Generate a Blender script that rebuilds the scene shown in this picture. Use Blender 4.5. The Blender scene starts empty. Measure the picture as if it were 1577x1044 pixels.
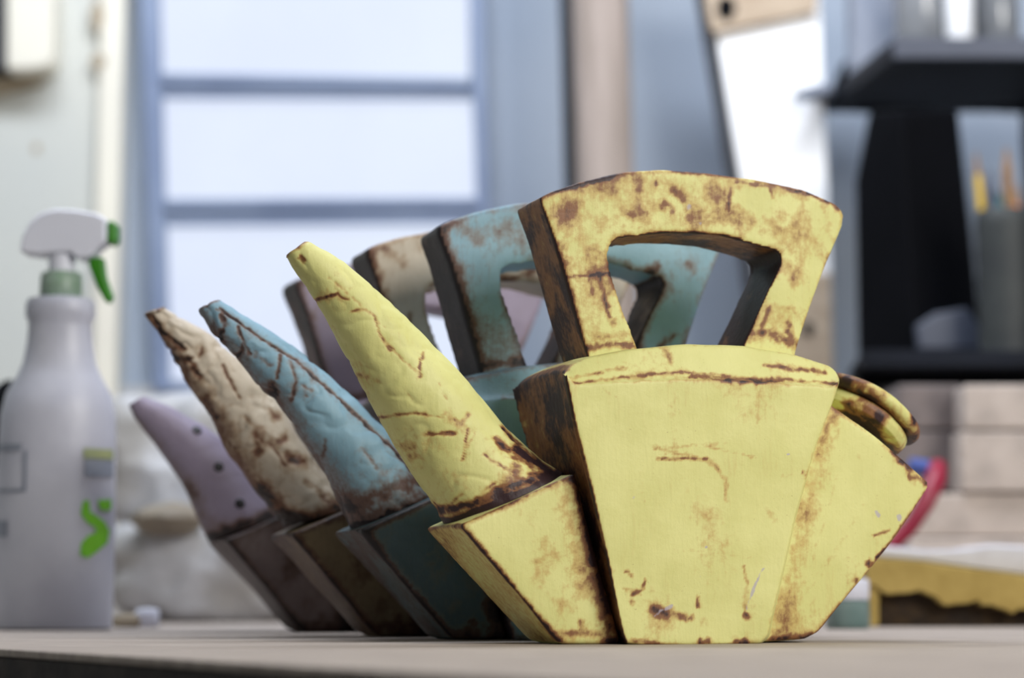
import bpy, bmesh, math, random
import numpy as np
from mathutils import Vector, Matrix

random.seed(7)
SC = bpy.context.scene
COL = SC.collection

# ---------------------------------------------------------------- camera
TZ = 0.75                      # table top height
CZ = TZ + 0.030                # camera height
FP = 3284.0                    # focal length in pixels of the 1577 wide frame
PITCH = math.atan((908 - 522) / FP)
cam_d = bpy.data.cameras.new('camera')
cam = bpy.data.objects.new('camera', cam_d); COL.objects.link(cam)
cam.location = (0, 0, CZ)
cam.rotation_euler = (math.pi / 2 + PITCH, 0, 0)
cam_d.sensor_width = 23.6
cam_d.lens = FP / 1577 * 23.6
cam_d.clip_start = 0.02
cam_d.dof.use_dof = True
cam_d.dof.focus_distance = 1.20
cam_d.dof.aperture_fstop = 2.7
cam_d.dof.aperture_blades = 9
SC.camera = cam

# ---------------------------------------------------------------- world, lights, exposure
W = bpy.data.worlds.new('world'); SC.world = W; W.use_nodes = True
W.node_tree.nodes['Background'].inputs[0].default_value = (0.62, 0.72, 0.95, 1)
W.node_tree.nodes['Background'].inputs[1].default_value = 0.085
SC.view_settings.view_transform = 'Standard'
SC.view_settings.look = 'None'
SC.view_settings.exposure = 0.0
SC.view_settings.gamma = 1.0
SC.view_settings.use_curve_mapping = False

def area(name, loc, target, size, power, color):
    d = bpy.data.lights.new(name, 'AREA'); d.shape = 'RECTANGLE'
    d.size, d.size_y = size; d.energy = power; d.color = color
    o = bpy.data.objects.new(name, d); COL.objects.link(o); o.location = loc
    o.rotation_euler = (Vector(target) - Vector(loc)).to_track_quat('-Z', 'Y').to_euler()
    return o
area('daylight_front', (1.40, -0.20, 1.95), (0.05, 1.25, 0.95), (1.0, 0.8), 47, (1.0, 0.965, 0.90))
area('back_wall_fill', (-0.1, 1.75, 2.45), (0.0, 2.8, 1.05), (1.6, 0.3), 38, (0.84, 0.90, 1.0))  # added area light that brightens the back wall, no visible fixture

# ---------------------------------------------------------------- helpers
def P(px, py, Y):
    """world point seen at pixel (px, py) of the 1577x1044 frame at distance Y in front of the lens"""
    x = (px - 788.5) / FP; v = (522 - py) / FP
    dy = math.cos(PITCH) - v * math.sin(PITCH); dz = math.sin(PITCH) + v * math.cos(PITCH)
    t = Y / dy
    return Vector((x * t, Y, CZ + dz * t))
def ground(px, py):
    a = P(px, py, 1.0); t = (TZ - CZ) / (a.z - CZ)
    return Vector((a.x * t, t, TZ))

def vnoise(p, freq, seed=0):
    q = np.asarray(p, float) * freq + 37.17 + seed * 11.31
    i = np.floor(q).astype(np.int64); f = q - i; f = f * f * (3 - 2 * f)
    def h(a, b, c):
        n = (a * 374761393 + b * 668265263 + c * 2147483647 + seed * 974711) & 0xffffffff
        n = ((n ^ (n >> 13)) * 1274126177) & 0xffffffff
        n = ((n ^ (n >> 16)) * 2246822519) & 0xffffffff
        return ((n ^ (n >> 15)) & 0xffff) / 65535.0
    r = 0
    for dx in (0, 1):
        for dy in (0, 1):
            for dz in (0, 1):
                w = (f[:, 0] if dx else 1 - f[:, 0]) * (f[:, 1] if dy else 1 - f[:, 1]) * (f[:, 2] if dz else 1 - f[:, 2])
                r = r + w * h(i[:, 0] + dx, i[:, 1] + dy, i[:, 2] + dz)
    return r
def fbm(p, freq, seed=0, oct=4):
    s = 0; a = 1; t = 0
    for k in range(oct):
        s = s + a * vnoise(p, freq * 2 ** k, seed + k * 5); t += a; a *= .5
    return s / t

def link(name, me, mat=None, parent=None):
    o = bpy.data.objects.new(name, me); COL.objects.link(o)
    if mat is not None and len(me.materials) == 0: me.materials.append(mat)
    if parent is not None: o.parent = parent
    return o
def tag(o, label=None, cat=None, group=None, kind=None):
    if label: o['label'] = label
    if cat: o['category'] = cat
    if group: o['group'] = group
    if kind: o['kind'] = kind
    return o
def empty(name, loc=(0, 0, 0), rz=0.0):
    o = bpy.data.objects.new(name, None); COL.objects.link(o)
    o.location = loc; o.rotation_euler = (0, 0, rz); o.empty_display_size = .02
    return o
def smooth(me, on=True):
    me.polygons.foreach_set('use_smooth', [on] * len(me.polygons))

def local(parent, v):
    return parent.matrix_world.inverted() @ v

def mesh_obj(name, verts, faces, mat, parent=None, bevel=0.0, segs=2, sm=True, angle=0.6):
    """verts in world space; parent is an unrotated or rotated Empty"""
    if parent is not None:
        mi = (Matrix.Translation(parent.location) @ parent.rotation_euler.to_matrix().to_4x4()).inverted()
        verts = [mi @ Vector(v) for v in verts]
    bm = bmesh.new()
    vs = [bm.verts.new(v) for v in verts]
    for f in faces:
        try: bm.faces.new([vs[i] for i in f])
        except ValueError: pass
    bmesh.ops.recalc_face_normals(bm, faces=bm.faces)
    if bevel:
        es = [e for e in bm.edges if len(e.link_faces) == 2 and e.calc_face_angle(0) > angle]
        bmesh.ops.bevel(bm, geom=es, offset=bevel, segments=segs, profile=.5, affect='EDGES', clamp_overlap=True)
    me = bpy.data.meshes.new(name); bm.to_mesh(me); bm.free()
    if sm and bevel: smooth(me)
    o = link(name, me, mat, parent)
    if sm and bevel:
        try:
            m = o.modifiers.new('wn', 'WEIGHTED_NORMAL'); m.keep_sharp = True
        except Exception: pass
    return o

def box(name, c, s, mat, parent=None, bevel=0.0, rz=0.0, rx=0.0, ry=0.0):
    R = Matrix.Rotation(rz, 3, 'Z') @ Matrix.Rotation(ry, 3, 'Y') @ Matrix.Rotation(rx, 3, 'X')
    vs = [Vector(c) + R @ Vector((x * s[0] / 2, y * s[1] / 2, z * s[2] / 2)) for x in (-1, 1) for y in (-1, 1) for z in (-1, 1)]
    fs = [(0, 1, 3, 2), (4, 6, 7, 5), (0, 4, 5, 1), (2, 3, 7, 6), (0, 2, 6, 4), (1, 5, 7, 3)]
    return mesh_obj(name, vs, fs, mat, parent, bevel)

def slab(name, pts, Y, thick, mat, parent=None, bevel=0.0, back=None):
    """upright slab: outline given by pixel points at distance Y, extruded straight back"""
    a = [P(x, y, Y) for x, y in pts]
    b = [Vector((v.x, v.y + thick, v.z)) for v in a]
    n = len(a)
    fs = [tuple(range(n)), tuple(range(2 * n - 1, n - 1, -1))]
    fs += [(i, (i + 1) % n, n + (i + 1) % n, n + i) for i in range(n)]
    return mesh_obj(name, a + b, fs, mat, parent, bevel)

def lathe(name, prof, c, mat, parent=None, n=40, sx=1, sy=1, rot=None):
    """prof: list of (r, z) about vertical axis at c"""
    vs, fs = [], []
    R = rot if rot is not None else Matrix.Identity(3)
    for r, z in prof:
        for k in range(n):
            a = 2 * math.pi * k / n
            vs.append(Vector(c) + R @ Vector((r * math.cos(a) * sx, r * math.sin(a) * sy, z)))
    for j in range(len(prof) - 1):
        for k in range(n):
            fs.append((j * n + k, j * n + (k + 1) % n, (j + 1) * n + (k + 1) % n, (j + 1) * n + k))
    fs.append(tuple(range(n - 1, -1, -1))); fs.append(tuple((len(prof) - 1) * n + k for k in range(n)))
    o = mesh_obj(name, vs, fs, mat, parent)
    smooth(o.data)
    m = o.modifiers.new('es', 'EDGE_SPLIT'); m.split_angle = math.radians(50)
    return o

def tube(name, pts, rads, mat, parent=None, n=12):
    pts = [Vector(p) for p in pts]
    vs, fs = [], []
    for i, p in enumerate(pts):
        d = (pts[min(i + 1, len(pts) - 1)] - pts[max(i - 1, 0)]).normalized()
        u = d.cross(Vector((0, 1, 0.13))).normalized(); w = d.cross(u)
        for k in range(n):
            a = 2 * math.pi * k / n
            vs.append(p + (u * math.cos(a) + w * math.sin(a)) * rads[i])
    for j in range(len(pts) - 1):
        for k in range(n):
            fs.append((j * n + k, j * n + (k + 1) % n, (j + 1) * n + (k + 1) % n, (j + 1) * n + k))
    fs.append(tuple(range(n))); fs.append(tuple((len(pts) - 1) * n + k for k in range(n)))
    o = mesh_obj(name, vs, fs, mat, parent); smooth(o.data)
    m = o.modifiers.new('es', 'EDGE_SPLIT'); m.split_angle = math.radians(50)
    return o

# ---------------------------------------------------------------- materials
def srgb(r, g, b):
    f = lambda c: (c / 255 / 12.92) if c / 255 <= .04045 else ((c / 255 + .055) / 1.055) ** 2.4
    return (f(r), f(g), f(b), 1)
class NT:
    def __init__(s, name):
        s.m = bpy.data.materials.new(name); s.m.use_nodes = True
        s.t = s.m.node_tree; s.b = s.t.nodes['Principled BSDF']
    def n(s, typ, **kw):
        nd = s.t.nodes.new(typ)
        for k, v in kw.items():
            if k.startswith('i_'):
                key = k[2:]
                nd.inputs[int(key) if key.isdigit() else key].default_value = v
            else: setattr(nd, k, v)
        return nd
    def l(s, a, b): s.t.links.new(a, b)
    def math(s, op, a, b=None, c=None, clamp=False):
        nd = s.t.nodes.new('ShaderNodeMath'); nd.operation = op; nd.use_clamp = clamp
        for i, v in enumerate((a, b, c)):
            if v is None: continue
            if isinstance(v, (int, float)): nd.inputs[i].default_value = v
            else: s.l(v, nd.inputs[i])
        return nd.outputs[0]
    def ramp(s, v, lo, hi):
        nd = s.t.nodes.new('ShaderNodeMapRange'); nd.interpolation_type = 'SMOOTHSTEP'
        s.l(v, nd.inputs[0]); nd.inputs[1].default_value = lo; nd.inputs[2].default_value = hi
        return nd.outputs[0]
    def mix(s, f, a, b):
        nd = s.t.nodes.new('ShaderNodeMix'); nd.data_type = 'RGBA'
        for sock, v in ((nd.inputs[0], f), (nd.inputs[6], a), (nd.inputs[7], b)):
            if isinstance(v, (int, float, tuple)): sock.default_value = v
            else: s.l(v, sock)
        return nd.outputs[2]
    def noise(s, scale, detail=4, stretch=None, rough=.55):
        tc = s.n('ShaderNodeTexCoord'); src = tc.outputs['Object']
        if stretch:
            mp = s.n('ShaderNodeMapping'); mp.inputs['Scale'].default_value = stretch
            s.l(src, mp.inputs[0]); src = mp.outputs[0]
        nd = s.n('ShaderNodeTexNoise'); s.l(src, nd.inputs['Vector'])
        nd.inputs['Scale'].default_value = scale; nd.inputs['Detail'].default_value = detail
        nd.inputs['Roughness'].default_value = rough
        return nd.outputs[0]
    def bump(s, h, strength, dist):
        nd = s.n('ShaderNodeBump'); nd.inputs['Strength'].default_value = strength
        nd.inputs['Distance'].default_value = dist
        s.l(h, nd.inputs['Height']); s.l(nd.outputs[0], s.b.inputs['Normal'])

def plain(name, c1, c2=None, scale=8, rough=.6, metal=0, bump=0.0, stretch=None, spec=.5, trans=0.0, detail=4, lo=.35, hi=.65, bscale=None):
    N = NT(name); c1 = srgb(*c1); c2 = srgb(*c2) if c2 else c1
    v = N.noise(scale, detail, stretch)
    N.l(N.mix(N.ramp(v, lo, hi), c1, c2), N.b.inputs['Base Color'])
    N.b.inputs['Roughness'].default_value = rough; N.b.inputs['Metallic'].default_value = metal
    N.b.inputs['Specular IOR Level'].default_value = spec
    if trans: N.b.inputs['Transmission Weight'].default_value = trans
    if bump: N.bump(N.noise(bscale or scale * 3, 5, stretch), 1.0, bump)
    return N.m

def glaze(name, paint, paint2, tan, brown, dark, base_wear=0.0, streak=.35):
    """brushed matt glaze with brown patina and painted shade where the point attribute 'wear' is high"""
    N = NT(name)
    at = N.n('ShaderNodeAttribute', attribute_name='wear_shade').outputs['Fac']
    fl = N.n('ShaderNodeAttribute', attribute_name='fleck').outputs['Fac']
    n1 = N.noise(260, 7, None, .65); n2 = N.noise(26, 3); n3 = N.noise(60, 6, (6, 6, .9), .6)
    n4 = N.noise(900, 3)
    n5 = N.noise(110, 8, (1, 1, .55), .68)
    s = N.math('ADD', N.math('MULTIPLY', at, N.math('ADD', .40, N.math('MULTIPLY', n5, 1.2))), base_wear)
    s = N.math('ADD', s, N.math('MULTIPLY', N.math('SUBTRACT', n1, .5), .75))
    s = N.math('ADD', s, N.math('MULTIPLY', N.math('SUBTRACT', n3, .5), streak))
    col = N.mix(N.ramp(n2, .35, .65), srgb(*paint), srgb(*paint2))
    col = N.mix(N.math('MULTIPLY', N.ramp(n3, .5, .75), N.math('MULTIPLY', N.ramp(n2, .45, .7), .35)), col, srgb(*tan))
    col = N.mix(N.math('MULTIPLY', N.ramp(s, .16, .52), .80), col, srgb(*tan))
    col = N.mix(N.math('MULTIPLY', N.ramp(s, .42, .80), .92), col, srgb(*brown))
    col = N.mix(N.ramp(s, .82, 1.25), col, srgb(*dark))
    spk = N.math('MULTIPLY', N.ramp(n4, .70, .76), .6)
    col = N.mix(spk, col, srgb(*brown))
    f2 = N.ramp(N.math('ADD', fl, N.math('MULTIPLY', N.math('SUBTRACT', n1, .5), .5)), .4, .62)
    col = N.mix(N.math('MULTIPLY', f2, .75), col, srgb(172, 165, 178))
    N.l(col, N.b.inputs['Base Color'])
    r = N.math('ADD', .44, N.math('MULTIPLY', n1, .16)); N.l(r, N.b.inputs['Roughness'])
    N.b.inputs['Specular IOR Level'].default_value = .42
    N.bump(N.math('ADD', N.math('MULTIPLY', n1, .5), N.math('MULTIPLY', n3, .5)), .55, .0009)
    return N.m

def emit(name, col, strength):
    N = NT(name); N.b.inputs['Base Color'].default_value = (.8, .8, .8, 1)
    v = N.noise(3, 5); w = N.noise(60, 2, (1, 1, 6))
    c = N.mix(N.ramp(v, .3, .7), srgb(*col), srgb(*[min(255, k + 8) for k in col]))
    c = N.mix(N.math('MULTIPLY', N.ramp(w, .4, .7), .12), c, srgb(200, 215, 240))
    N.l(c, N.b.inputs['Emission Color']); N.b.inputs['Emission Strength'].default_value = strength
    N.b.inputs['Base Color'].default_value = (.06, .06, .06, 1); N.b.inputs['Roughness'].default_value = .7
    return N.m

M = {}
M['blue_wall'] = plain('blue_grey_paint', (150, 161, 176), (158, 168, 182), 3, .85, bump=.0006)
M['cream_wall'] = plain('cream_paint', (196, 197, 190), (188, 191, 187), 2.5, .8, bump=.0006)
M['cream_trim'] = plain('cream_trim_paint', (226, 222, 208), (218, 214, 202), 4, .6)
M['stain'] = plain('old_stain_and_shadow', (140, 126, 104), (165, 152, 132), 40, .9)
M['concrete'] = plain('bare_plaster', (176, 176, 176), (158, 160, 164), 5, .9, bump=.002)
M['floor'] = plain('concrete_floor', (120, 118, 114), (100, 99, 97), 4, .8, bump=.001)
M['ceiling'] = plain('ceiling_paint', (205, 206, 208), (195, 196, 198), 2, .9)
M['frame'] = plain('grey_blue_metal_paint', (112, 126, 154), (126, 140, 166), 6, .5)
M['pane'] = emit('frosted_daylight_glass', (218, 228, 252), .93)
M['table'] = plain('dusty_wood_top', (176, 164, 154), (156, 144, 136), 30, .75, stretch=(1, 6, 1), bump=.0006, detail=6)
M['table_edge'] = plain('worn_table_edge', (62, 54, 52), (46, 40, 40), 60, .85, bump=.001)
M['white_plastic'] = plain('white_plastic', (222, 224, 236), (215, 218, 232), 6, .4)
M['milky'] = plain('milky_bottle_plastic', (196, 198, 210), (182, 184, 198), 14, .42, bump=.0006)
M['green'] = plain('green_plastic', (60, 140, 20), (46, 118, 16), 9, .45)
M['pale_green'] = plain('pale_green_collar_plastic', (120, 148, 122), (140, 160, 146), 60, .45)
M['print_green'] = plain('lime_green_print', (120, 196, 40), (104, 180, 34), 20, .6)
M['print_grey'] = plain('grey_print', (132, 140, 156), (146, 152, 166), 40, .6)
M['print_olive'] = plain('olive_print', (164, 170, 120), (150, 160, 120), 40, .6)
M['bag'] = plain('cloudy_plastic_sheet', (190, 192, 198), (160, 158, 156), 12, .55, bump=.006, bscale=20)
M['fold_shade'] = plain('tan_fold_shade', (140, 130, 114), (120, 110, 96), 14, .6, bump=.004, bscale=22)
M['wood_pole'] = plain('pale_wood_pole', (168, 154, 146), (150, 137, 128), 14, .7, stretch=(6, 6, .5), bump=.0006)
M['dark_gap'] = plain('dark_part_and_shadow', (34, 36, 44), (26, 28, 34), 9, .6)
M['board_white'] = plain('white_melamine', (250, 250, 250), (246, 247, 250), 3, .45)
M['board_frame'] = plain('beige_wood', (190, 172, 150), (172, 152, 130), 18, .7, stretch=(1, 1, 5))
M['shelf'] = plain('dark_blue_grey_steel', (24, 28, 38), (16, 20, 28), 8, .65, spec=.15)
M['shelf_front'] = plain('grey_steel_lip', (74, 80, 96), (62, 68, 84), 8, .5)
M['black'] = plain('matt_black_plastic', (4, 5, 9), (7, 8, 13), 10, .75, spec=.08)
M['glass'] = plain('hazy_jar_glass', (188, 192, 198), (170, 174, 180), 20, .12, trans=.55)
M['jar_fill'] = plain('brown_powder', (112, 100, 92), (90, 82, 76), 60, .9)
M['steel'] = plain('polished_steel', (196, 200, 210), (180, 184, 196), 10, .25, metal=.8)
M['cup'] = plain('dull_grey_green_tin', (50, 54, 54), (40, 44, 46), 20, .6)
M['yellow_pen'] = plain('yellow_paint', (226, 186, 20), (216, 176, 20), 20, .4)
M['orange_pen'] = plain('orange_paint', (226, 124, 16), (210, 112, 14), 20, .4)
M['teal_pen'] = plain('teal_paint', (28, 92, 100), (24, 82, 90), 20, .4)
M['tan_pen'] = plain('bare_wood', (150, 118, 84), (138, 106, 76), 20, .6)
M['block'] = plain('pale_firebrick', (196, 184, 176), (176, 165, 158), 22, .9, bump=.0015)
M['block2'] = plain('shaded_firebrick', (128, 118, 116), (108, 100, 100), 22, .9, bump=.0015)  # darker copy of the pale firebrick, shade of side faces in its colour
M['yellow_foam'] = plain('yellow_ochre_foam', (176, 152, 86), (160, 136, 72), 26, .85, bump=.002)
M['dark_brown'] = plain('dark_brown_rough', (62, 46, 26), (36, 26, 18), 60, .9, bump=.003)  # dark brown tone of the recessed block under the yellow slab
M['white_cloth'] = plain('white_paper', (206, 208, 220), (184, 182, 192), 12, .8, bump=.001)
M['red'] = plain('crimson_plastic', (150, 18, 52), (132, 14, 46), 12, .4)
M['bluepl'] = plain('blue_plastic', (60, 84, 160), (52, 74, 146), 12, .4)
M['clear'] = plain('greenish_jar', (120, 140, 138), (96, 120, 118), 30, .3)
M['dot'] = plain('black_glaze_dot', (26, 24, 30), (18, 18, 22), 200, .5)

BR = (128, 78, 46); DK = (48, 27, 30)
M['yellow'] = glaze('yellow_glaze', (217, 215, 143), (208, 206, 132), (190, 158, 92), (122, 74, 46), DK)
M['blue'] = glaze('blue_glaze', (136, 172, 192), (124, 160, 180), (126, 124, 124), (96, 68, 58), (34, 26, 32), .06)
M['cream'] = glaze('cream_glaze', (200, 189, 172), (190, 178, 160), (160, 136, 110), (104, 66, 46), (40, 26, 24), .06)
M['lilac'] = glaze('lilac_glaze', (150, 140, 162), (142, 132, 152), (128, 112, 114), (92, 66, 60), (36, 26, 26), .05)
M['blue_body'] = glaze('dark_blue_body_glaze', (72, 94, 104), (60, 82, 92), (84, 94, 92), (70, 48, 42), (30, 24, 28), .10)  # chamber glazes of the back pots, darkened to carry their shade
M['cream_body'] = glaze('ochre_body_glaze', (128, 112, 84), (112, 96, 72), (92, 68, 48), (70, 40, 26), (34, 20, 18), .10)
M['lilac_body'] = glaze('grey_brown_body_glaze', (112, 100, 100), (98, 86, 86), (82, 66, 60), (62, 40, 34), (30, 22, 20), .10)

# ---------------------------------------------------------------- room
def structure(o): o['kind'] = 'structure'; return o
YB = 2.85
XL, XR, YF, ZC = -1.9, 2.3, -1.6, 2.7
structure(box('floor', ((XL + XR) / 2, (YB + YF) / 2, -.05), (XR - XL + .4, YB - YF + .4, .1), M['floor']))
structure(box('ceiling', ((XL + XR) / 2, (YB + YF) / 2, ZC + .05), (XR - XL + .4, YB - YF + .4, .1), M['ceiling']))
structure(box('wall_back', ((XL + XR) / 2, YB + .05, ZC / 2), (XR - XL + .2, .1, ZC), M['blue_wall']))
structure(box('wall_left', (XL - .05, (YB + YF) / 2, ZC / 2), (.1, YB - YF, ZC), M['cream_wall']))
structure(box('wall_right', (XR + .05, (YB + YF) / 2, ZC / 2), (.1, YB - YF, ZC), M['blue_wall']))
# cream partition in front of the back wall, left of the window
YP = 2.80
xe = P(186, 300, YP).x
part = structure(box('wall_partition', ((XL + xe) / 2, (YP + YB) / 2, ZC / 2), (xe - XL, YB - YP, ZC), M['cream_wall']))
xt = P(150, 300, YP).x
structure(box('trim_1', ((xt + xe) / 2 + .001, YP - .008, ZC / 2), (xe - xt, .016, ZC - .004), M['cream_trim'], bevel=.003))
for (px, py, rx_, ry_) in ((150, 24, 11, 24), (151, 95, 12, 13), (56, 228, 6, 8)):
    c = P(px, py, YP - (.0165 if px > 140 else .0005))
    s = YP / FP; n = 20
    vs = [(c.x + math.cos(2 * math.pi * k / n) * rx_ * s * (1 + .15 * math.sin(k * 2.3)), c.y, c.z + math.sin(2 * math.pi * k / n) * ry_ * s) for k in range(n)]
    vs += [(x, y + .0006, z) for x, y, z in vs]
    fs = [tuple(range(n)), tuple(range(2 * n - 1, n - 1, -1))] + [(i, (i + 1) % n, n + (i + 1) % n, n + i) for i in range(n)]
    o = mesh_obj('paint_stain', vs, fs, M['stain'], part if False else None)
    o.parent = part; 

# window with frosted panes
win = structure(empty('window_1', (P(480, 300, YB).x, YB, P(480, 590, YB).z)))
YW = YB - .03
def bar(name, pts, th=.045, y=YW): return slab(name, pts, y, th, M['frame'], win, .002)
bar('window_frame', [(213, -60), (244, -60), (262, 600), (236, 600)])
bar('window_frame', [(722, -60), (744, -60), (762, 600), (742, 600)])
bar('window_frame', [(236, 586), (762, 586), (762, 604), (236, 604)], .07, YW - .02)
bar('glazing_bar', [(246, 112), (724, 120), (727, 150), (250, 148)])
bar('glazing_bar', [(252, 306), (736, 304), (738, 342), (256, 346)])
bar('glazing_bar', [(240, -60), (724, -60), (724, -48), (240, -48)])
for q in ([(243, -50), (722, -50), (724, 121), (246, 113)], [(250, 146), (727, 149), (736, 306), (252, 308)],
          [(256, 344), (738, 341), (744, 588), (258, 588)]):
    slab('window_pane', q, YW + .012, .008, M['pane'], win)
# darker upper edge strips of the bars
for q in ([(247, 113), (724, 121), (725, 133), (248, 127)], [(253, 307), (736, 305), (737, 318), (254, 322)]):
    slab('bar_lip', q, YW - .008, .010, M['frame'], win, .0015)

# bare plaster dado behind the bags
structure(box('trim_2', ((XL + 1.2) / 2 + .3, YB - .02, (P(300, 600, YB).z) / 2), (1.9 , .04, P(300, 600, YB).z), M['concrete']))

# electrical box on the cream partition
eb = empty('switch_box', P(30, 105, YP - .05))
tag(eb, 'worn off-white switch box with rounded corners at upper left on cream wall', 'switch box')
slab('housing', [(8, -60), (78, -60), (82, -20), (80, 90), (70, 104), (40, 108), (8, 108)], YP - .055, .055, M['cream_trim'], eb, .006)
slab('box_shadow', [(-40, -60), (84, -60), (86, 96), (60, 128), (0, 145), (-40, 145)], YP - .018, .017, M['stain'], eb, .004)  # sheet behind the box, its lower wedge shaped as the box's shadow
slab('dark_side', [(-40, -60), (7, -60), (9, 106), (-40, 108)], YP - .052, .05, M['dark_gap'], eb, .003)

# ---------------------------------------------------------------- table
g0 = ground(0, 999); g1 = ground(555, 1031)
d = (g1 - g0).normalized()
A = g0 - d * 1.2; B = g0 + d * 0.75
tb = empty('work_table', (0.3, 1.6, 0)); 
tag(tb, 'long wooden worktable with dusty pale top carrying the painted teapots', 'table')
ring = [A, B, Vector((1.7, B.y, TZ)), Vector((1.7, YB - .05, TZ)), Vector((A.x - .1, YB - .05, TZ))]
ring[4].x = max(ring[4].x, XL + .05); ring[0].x = max(ring[0].x, XL + .05); 
# keep the top clear of the partition
pl = [ring[0], ring[1], ring[2], ring[3], Vector((xe + .01, YB - .05, TZ)), Vector((xe + .01, YP - .03, TZ)), Vector((ring[0].x, YP - .03, TZ))]
def plate(name, pl, z0, z1, mat, parent, bevel=0):
    a = [Vector((p.x, p.y, z1)) for p in pl]; b = [Vector((p.x, p.y, z0)) for p in pl]; n = len(pl)
    return mesh_obj(name, a + b, [tuple(range(n)), tuple(range(2 * n - 1, n - 1, -1))] + [(i, (i + 1) % n, n + (i + 1) % n, n + i) for i in range(n)], mat, parent, bevel)
plate('tabletop', pl, TZ - .004, TZ, M['table'], tb, .0008)
inn = [p + Vector((0.0, 0.0, 0)) for p in pl]
plate('edge_board', inn, TZ - .06, TZ - .0042, M['table_edge'], tb, .002)
for (x, y) in ((A.x + .55, YP - .15), (B.x + .12, B.y + .15), (1.6, B.y + .15), (1.6, YB - .15)):
    box('leg', (x, y, (TZ - .06) / 2), (.07, .07, TZ - .06), M['table_edge'], tb, .004)

# ---------------------------------------------------------------- teapots
PSI = math.radians(18)
AX = Vector((math.cos(PSI), math.sin(PSI), 0)); DX = Vector((-math.sin(PSI), math.cos(PSI), 0))
O1 = ground(1067, 992)
def loc_px(O, px, py, yl):
    """local (x, z) on the pot plane at depth yl behind its front face"""
    a = P(px, py, 1.0) - Vector((0, 0, CZ)); c = Vector((0, 0, CZ))
    t = ((O - c).dot(DX) + yl) / a.dot(DX)
    p = c + a * t
    return ((p - O).dot(AX), p.z - TZ)

def resample(pts, n):
    pts = np.array(pts, float); s = np.r_[0, np.cumsum(np.linalg.norm(np.diff(pts, axis=0), axis=1))]
    t = np.linspace(0, s[-1], n)
    return np.stack([np.interp(t, s, pts[:, k]) for k in range(pts.shape[1])], 1)

def solid(rings):
    """rings: list of (n,3) arrays; closed lofted solid -> mesh"""
    bm = bmesh.new(); L = []
    for r in rings: L.append([bm.verts.new(tuple(map(float, p))) for p in r])
    n = len(L[0])
    for a, b in zip(L[:-1], L[1:]):
        for i in range(n): bm.faces.new((a[i], a[(i + 1) % n], b[(i + 1) % n], b[i]))
    f1 = bm.faces.new(L[0]); f2 = bm.faces.new(L[-1][::-1])
    bmesh.ops.triangulate(bm, faces=[f1, f2])
    bmesh.ops.recalc_face_normals(bm, faces=bm.faces)
    me = bpy.data.meshes.new('tmp'); bm.to_mesh(me); bm.free()
    return me

def remeshed(me, voxel, it):
    o = bpy.data.objects.new('tmp', me); COL.objects.link(o)
    m = o.modifiers.new('r', 'REMESH'); m.mode = 'VOXEL'; m.voxel_size = voxel; m.adaptivity = 0
    dg = bpy.context.evaluated_depsgraph_get()
    out = bpy.data.meshes.new_from_object(o.evaluated_get(dg))
    bpy.data.objects.remove(o); bpy.data.meshes.remove(me)
    v = np.empty(len(out.vertices) * 3, np.float32); out.vertices.foreach_get('co', v); v = v.reshape(-1, 3).astype(float)
    e = np.empty(len(out.edges) * 2, np.int32); out.edges.foreach_get('vertices', e); e = e.reshape(-1, 2)
    v = lap(v, e, it)
    out.vertices.foreach_set('co', v.astype(np.float32).ravel()); out.update()
    return out, v, e
def lap(v, e, it):
    n = len(v); deg = np.bincount(e.ravel(), minlength=n)[:, None].clip(1)
    for _ in range(it):
        s = np.stack([np.bincount(e[:, 0], v[e[:, 1], k], n) + np.bincount(e[:, 1], v[e[:, 0], k], n) for k in range(v.shape[1])], 1)
        v = v * .5 + .5 * s / deg
    return v
def normals(me):
    a = np.empty(len(me.vertices) * 3, np.float32); me.vertex_normals.foreach_get('vector', a)
    return a.reshape(-1, 3).astype(float)

def strokes_field(v, strokes, seed, mm):
    """strokes: (points (x,z) local, width m, strength)"""
    f = np.zeros(len(v))
    xz = v[:, [0, 2]].copy()
    wob = np.stack([vnoise(v, 160, seed), vnoise(v, 160, seed + 3)], 1) - .5
    wob2 = np.stack([vnoise(v, 500, seed + 1), vnoise(v, 500, seed + 4)], 1) - .5
    brk = np.clip((fbm(v, 230, seed + 7, 3) - .38) * 6, 0, 1)
    for pts, w, s in strokes:
        w = max(w, mm)
        q = xz + wob * min(w * .8, .005) + wob2 * min(w * 1.1, .0022)
        p = np.array(pts); dmin = np.full(len(v), 1e9)
        if len(p) == 1: dmin = np.linalg.norm(q - p[0], axis=1)
        for a, b in zip(p[:-1], p[1:]):
            ab = b - a; t = ((q - a) @ ab / max(ab @ ab, 1e-12)).clip(0, 1)
            dmin = np.minimum(dmin, np.linalg.norm(q - a - t[:, None] * ab, axis=1))
        f = np.maximum(f, s * np.exp(-(dmin / w) ** 2) * (.60 + .40 * brk)) ; f = np.maximum(f, .34 * min(s, 1) * np.exp(-dmin / (w * 1.6 + .0010)))
    return f

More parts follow.
